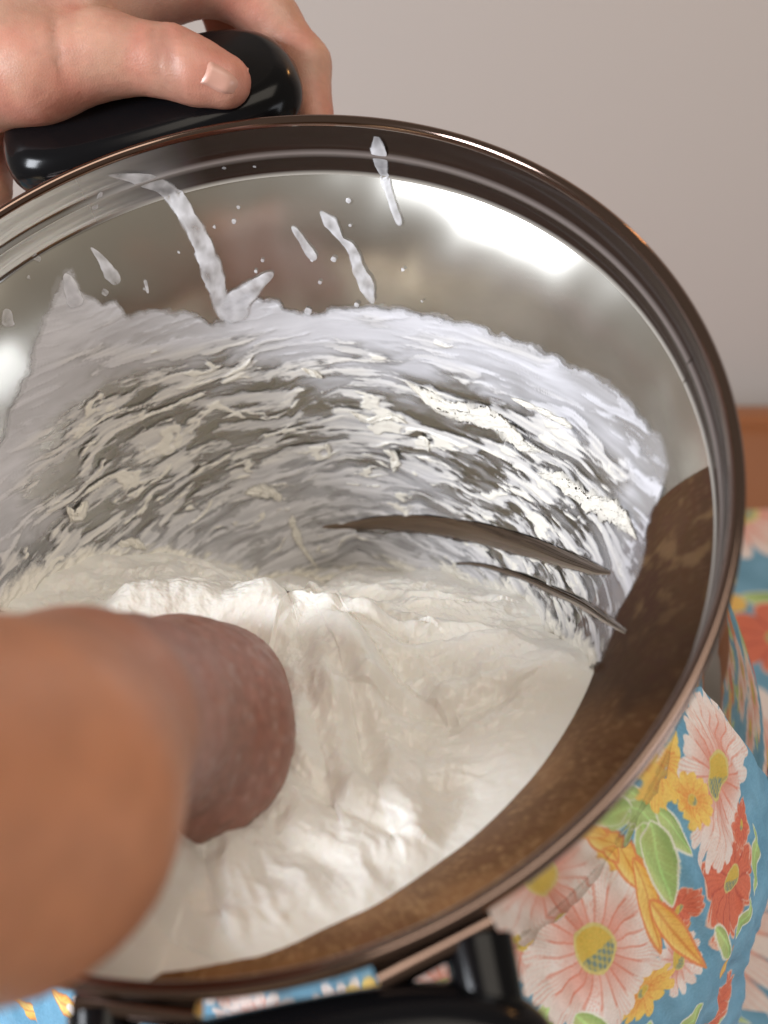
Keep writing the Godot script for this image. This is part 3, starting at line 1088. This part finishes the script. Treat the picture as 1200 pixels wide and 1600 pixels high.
func skin_mesh(bones: Array, cell: float, k: float, paint: Callable) -> ArrayMesh:
	# bones: [a, b, ra, rb]; smooth union of tapered capsules, meshed as surface nets
	var box := AABB(bones[0][0], Vector3.ZERO)
	for b in bones:
		var r: float = maxf(b[2], b[3]) + 0.012
		box = box.merge(AABB(b[0] - Vector3.ONE * r, Vector3.ONE * r * 2.0)).merge(AABB(b[1] - Vector3.ONE * r, Vector3.ONE * r * 2.0))
	var o := box.position
	var nx := int(box.size.x / cell) + 2
	var ny := int(box.size.y / cell) + 2
	var nz := int(box.size.z / cell) + 2
	var f := PackedFloat32Array()
	f.resize(nx * ny * nz)
	for b in bones:
		var pa: Vector3 = b[0]
		var ab: Vector3 = b[1] - b[0]
		var ll := maxf(ab.length_squared(), 1e-12)
		var ra: float = b[2]
		var rb: float = b[3]
		var r := maxf(ra, rb) + 0.012
		var lo := ((b[0] as Vector3).min(b[1]) - Vector3.ONE * r - o) / cell
		var hi := ((b[0] as Vector3).max(b[1]) + Vector3.ONE * r - o) / cell
		for z in range(maxi(0, int(lo.z)), mini(nz, int(hi.z) + 2)):
			for y in range(maxi(0, int(lo.y)), mini(ny, int(hi.y) + 2)):
				var at := (z * ny + y) * nx
				for x in range(maxi(0, int(lo.x)), mini(nx, int(hi.x) + 2)):
					var p := o + Vector3(x, y, z) * cell - pa
					var t := clampf(p.dot(ab) / ll, 0.0, 1.0)
					f[at + x] += exp(-k * ((p - ab * t).length() - lerpf(ra, rb, t)))
	for i in f.size():
		f[i] = -log(maxf(f[i], 1e-9)) / k
	var cells := {}
	var v := PackedVector3Array()
	var n := PackedVector3Array()
	var col := PackedColorArray()
	var step := [0, 1, nx, nx + 1, nx * ny, nx * ny + 1, nx * ny + nx, nx * ny + nx + 1]
	var edges := [[0, 1], [2, 3], [4, 5], [6, 7], [0, 2], [1, 3], [4, 6], [5, 7], [0, 4], [1, 5], [2, 6], [3, 7]]
	for z in nz - 1:
		for y in ny - 1:
			for x in nx - 1:
				var at := (z * ny + y) * nx + x
				var inside := 0
				for s in step:
					if f[at + s] < 0.0:
						inside += 1
				if inside == 0 or inside == 8:
					continue
				var sum := Vector3.ZERO
				var c := 0
				for e in edges:
					var fa := f[at + step[e[0]]]
					var fb := f[at + step[e[1]]]
					if (fa < 0.0) == (fb < 0.0):
						continue
					var q := fa / (fa - fb)
					var A := Vector3(e[0] & 1, (e[0] >> 1) & 1, e[0] >> 2)
					var B := Vector3(e[1] & 1, (e[1] >> 1) & 1, e[1] >> 2)
					sum += A.lerp(B, q)
					c += 1
				var g := Vector3(f[at + step[1]] + f[at + step[3]] + f[at + step[5]] + f[at + step[7]] - f[at] - f[at + step[2]] - f[at + step[4]] - f[at + step[6]],
					f[at + step[2]] + f[at + step[3]] + f[at + step[6]] + f[at + step[7]] - f[at] - f[at + step[1]] - f[at + step[4]] - f[at + step[5]],
					f[at + step[4]] + f[at + step[5]] + f[at + step[6]] + f[at + step[7]] - f[at] - f[at + step[1]] - f[at + step[2]] - f[at + step[3]])
				cells[at] = v.size()
				v.append(o + (Vector3(x, y, z) + sum / c) * cell)
				n.append(g.normalized())
	var idx := PackedInt32Array()
	for at in cells:
		var f0 := f[at]
		for ax in 3:
			var da: int = [1, nx, nx * ny][ax]
			if (f0 < 0.0) == (f[at + da] < 0.0):
				continue
			var d1: int = [nx, nx * ny, 1][ax]
			var d2: int = [nx * ny, 1, nx][ax]
			if not (cells.has(at - d1) and cells.has(at - d2) and cells.has(at - d1 - d2)):
				continue
			var q := [cells[at], cells[at - d1], cells[at - d1 - d2], cells[at - d2]]
			if f0 < 0.0:
				idx.append_array([q[0], q[2], q[1], q[0], q[3], q[2]])
			else:
				idx.append_array([q[0], q[1], q[2], q[0], q[2], q[3]])
	for i in v.size():
		var r: Array = paint.call(v[i], n[i])
		v[i] += n[i] * r[1]
		col.append(r[0])
	# normals of the painted relief
	var m := PackedVector3Array()
	m.resize(v.size())
	for i in range(0, idx.size(), 3):
		var g := (v[idx[i + 2]] - v[idx[i]]).cross(v[idx[i + 1]] - v[idx[i]])
		m[idx[i]] += g
		m[idx[i + 1]] += g
		m[idx[i + 2]] += g
	for i in m.size():
		m[i] = m[i].normalized() if m[i].length_squared() > 1e-20 else n[i]
		if m[i].dot(n[i]) < 0.0:
			m[i] = -m[i]
	return array_mesh(v, m, PackedVector2Array(), col, idx)


func chain(bones: Array, pts: Array) -> void:       # pts: [x, y, depth, radius] in lines of sight
	for i in pts.size() - 1:
		bones.append([px(pts[i][0], pts[i][1], pts[i][2]), px(pts[i + 1][0], pts[i + 1][1], pts[i + 1][2]), pts[i][3], pts[i + 1][3]])


func person() -> void:
	var who := thing("person", "person with bare arms, one hand gripping the bowl's handle, one forearm in the dough", "person")
	var mottle := noise(71, 75.0, 4)
	var pore := noise(72, 700.0, 2)
	var streak := noise(73, 1.0, 3)
	# the kneading arm
	var bones := []
	chain(bones, ARM)
	chain(bones, [[292, 1140, 0.312, 0.031], [340, 1085, 0.335, 0.021], [360, 1070, 0.37, 0.012], [375, 1060, 0.405, 0.0085]])
	chain(bones, [[292, 1140, 0.312, 0.031], [345, 1145, 0.338, 0.022], [370, 1140, 0.375, 0.012], [390, 1135, 0.415, 0.0085]])
	chain(bones, [[292, 1160, 0.312, 0.030], [335, 1200, 0.335, 0.021], [355, 1205, 0.37, 0.012], [370, 1210, 0.41, 0.0085]])
	chain(bones, [[292, 1170, 0.312, 0.028], [315, 1240, 0.330, 0.017], [330, 1255, 0.36, 0.011], [340, 1260, 0.395, 0.008]])
	chain(bones, [[270, 1120, 0.305, 0.0265], [268, 1062, 0.325, 0.018], [285, 1030, 0.35, 0.012], [305, 1010, 0.385, 0.009]])
	var from := px(165, 1126, 0.246)
	var along := (px(290, 1140, 0.312) - px(0, 1250, 0.19)).normalized()
	var arm_paint := func(p: Vector3, _n: Vector3) -> Array:
		var t := (p - from).dot(along) + mottle.get_noise_3dv(p * 1.3) * 0.006
		var m := mottle.get_noise_3dv(p) * 0.12
		var bare_skin := Color(0.52, 0.225, 0.12) * (1.0 + m * 1.3)
		var wet := Color(0.35, 0.160, 0.122) * (1.0 + m + pore.get_noise_3dv(p) * 0.3)
		var c := bare_skin.lerp(Color(0.40, 0.17, 0.105), smoothstep(-0.075, -0.02, t)).lerp(wet, smoothstep(-0.030, -0.006, t))  # forearm's shade put into the colour towards the wrist, then wet skin
		var lines := streak.get_noise_3d(t * 520.0, p.dot(view.y) * 60.0, p.dot(view.x) * 60.0)
		var flour := smoothstep(0.10, 0.42, mottle.get_noise_3dv(p * 2.7 + Vector3(4, 0, 0)) * 0.6 + lines * 0.5 + pore.get_noise_3dv(p) * 0.2) * smoothstep(-0.016, 0.004, t)
		var fold_ := smoothstep(0.22, 0.5, lines) * smoothstep(-0.02, 0.0, t)
		return [c.lerp(Color(0.62, 0.54, 0.50), flour * 0.26), pore.get_noise_3dv(p * 0.6) * 0.00015 - fold_ * 0.0004 - 0.0006 * smoothstep(0.5, 1.0, sin(t * 520.0 + mottle.get_noise_3dv(p * 0.6) * 3.0)) * smoothstep(-0.02, 0.0, t)]
	var arm := put("kneading_arm", skin_mesh(bones, 0.0026, 330.0, arm_paint), M.skin, who)
	arm.set_meta("label", "sunlit bare forearm whose floury wrist sinks into the dough")
	# the hand on the handle
	bones = []
	chain(bones, [[-190, 60, 0.40, 0.036], [-20, 60, 0.395, 0.030], [120, 10, 0.400, 0.024]])
	chain(bones, [[-60, 120, 0.390, 0.022], [60, 110, 0.385, 0.0185], [165, 85, 0.382, 0.0145], [262, 95, 0.380, 0.0118], [305, 112, 0.379, 0.0108], [352, 128, 0.380, 0.0098]])
	chain(bones, [[120, 10, 0.400, 0.024], [250, -30, 0.410, 0.016], [345, -30, 0.418, 0.0125], [425, 30, 0.424, 0.0105], [478, 100, 0.425, 0.0095], [494, 195, 0.422, 0.0080]])
	chain(bones, [[100, -40, 0.415, 0.02], [230, -60, 0.43, 0.012], [330, -20, 0.442, 0.009], [360, 60, 0.445, 0.008], [340, 130, 0.44, 0.0075]])
	chain(bones, [[0, -20, 0.415, 0.02], [130, -60, 0.44, 0.011], [240, 20, 0.452, 0.009], [240, 120, 0.445, 0.008], [200, 200, 0.44, 0.007]])
	chain(bones, [[-60, 60, 0.415, 0.02], [-40, 150, 0.43, 0.013], [-14, 230, 0.425, 0.009], [-10, 300, 0.41, 0.0075]])
	var tip := px(352, 128, 0.380)
	var hand_paint := func(p: Vector3, _n: Vector3) -> Array:
		var m := mottle.get_noise_3dv(p) * 0.14
		var c := Color(0.52, 0.285, 0.205).lerp(Color(0.52, 0.215, 0.155), clampf(0.35 + mottle.get_noise_3dv(p * 0.5) * 1.2, 0.0, 1.0)) * (1.0 + m + pore.get_noise_3dv(p) * 0.08)
		c = c.lerp(Color(0.58, 0.22, 0.17), 0.4 * exp(-(p - tip).length_squared() / 0.0005))
		var crease := 0.0
		for w in [[258, 78, 0.372], [246, 82, 0.372], [90, 70, 0.37], [270, 92, 0.37]]:
			var q := px(w[0], w[1], w[2])
			crease += exp(-pow((p - q).dot(view.x) + 0.15 * (p - q).dot(view.y), 2.0) / 0.0000026) * exp(-(p - q).length_squared() / 0.00016)
		return [c * (1.0 - 0.25 * minf(crease, 1.0)), -0.0010 * minf(crease, 1.0) + pore.get_noise_3dv(p * 0.7) * 0.00012]
	var hand := put("gripping_hand", skin_mesh(bones, 0.0019, 420.0, hand_paint), M.skin, who)
	hand.set_meta("label", "hand closed round the black handle with the thumb on top")
	# thumb nail: a plate that follows the skin of the tip
	var verts: PackedVector3Array = hand.mesh.surface_get_arrays(0)[Mesh.ARRAY_VERTEX]
	var inv := Transform3D(view, EYE).affine_inverse()
	var close := PackedVector3Array()           # x and y of the line of sight, depth
	for w in verts:
		var q := inv * w
		var sight := Vector2(600.0 + F * q.x / -q.z, 800.0 - F * q.y / -q.z)
		if absf(sight.x - 358.0) < 60.0 and absf(sight.y - 124.0) < 60.0 and -q.z < 0.384:
			close.append(Vector3(sight.x, sight.y, -q.z))
	var nu := 21
	var nv := 21
	var v := PackedVector3Array()
	for j in nv:
		var s := lerpf(-1.0, 1.0, float(j) / (nv - 1))
		for i in nu:
			var x := lerpf(-1.0, 1.0, float(i) / (nu - 1))
			var wide := 27.0 - 5.0 * smoothstep(0.2, -1.0, s) - 2.0 * smoothstep(0.6, 1.0, s)
			var at := Vector2(353.0, 121.0) + Vector2(0.94, 0.30) * (s * 33.0 - (x * x) * (5.0 if s < 0.0 else -3.0) * s * -1.0) + Vector2(-0.30, 0.94) * x * wide
			var sum := 0.0
			var weight := 1e-9
			for q in close:
				var g := exp(-Vector2(q.x - at.x, q.y - at.y).length_squared() / 130.0)
				sum += q.z * g
				weight += g
			var rim := maxf(absf(x), absf(s))
			v.append(px(at.x, at.y, sum / weight - 0.0011 + 0.0009 * smoothstep(0.8, 1.0, rim) * (0.0 if s > 0.9 else 1.0)))
	put("thumb_nail", grid_mesh(nu, nv, v, false, (EYE - v[220]).normalized()), M.nail, hand)
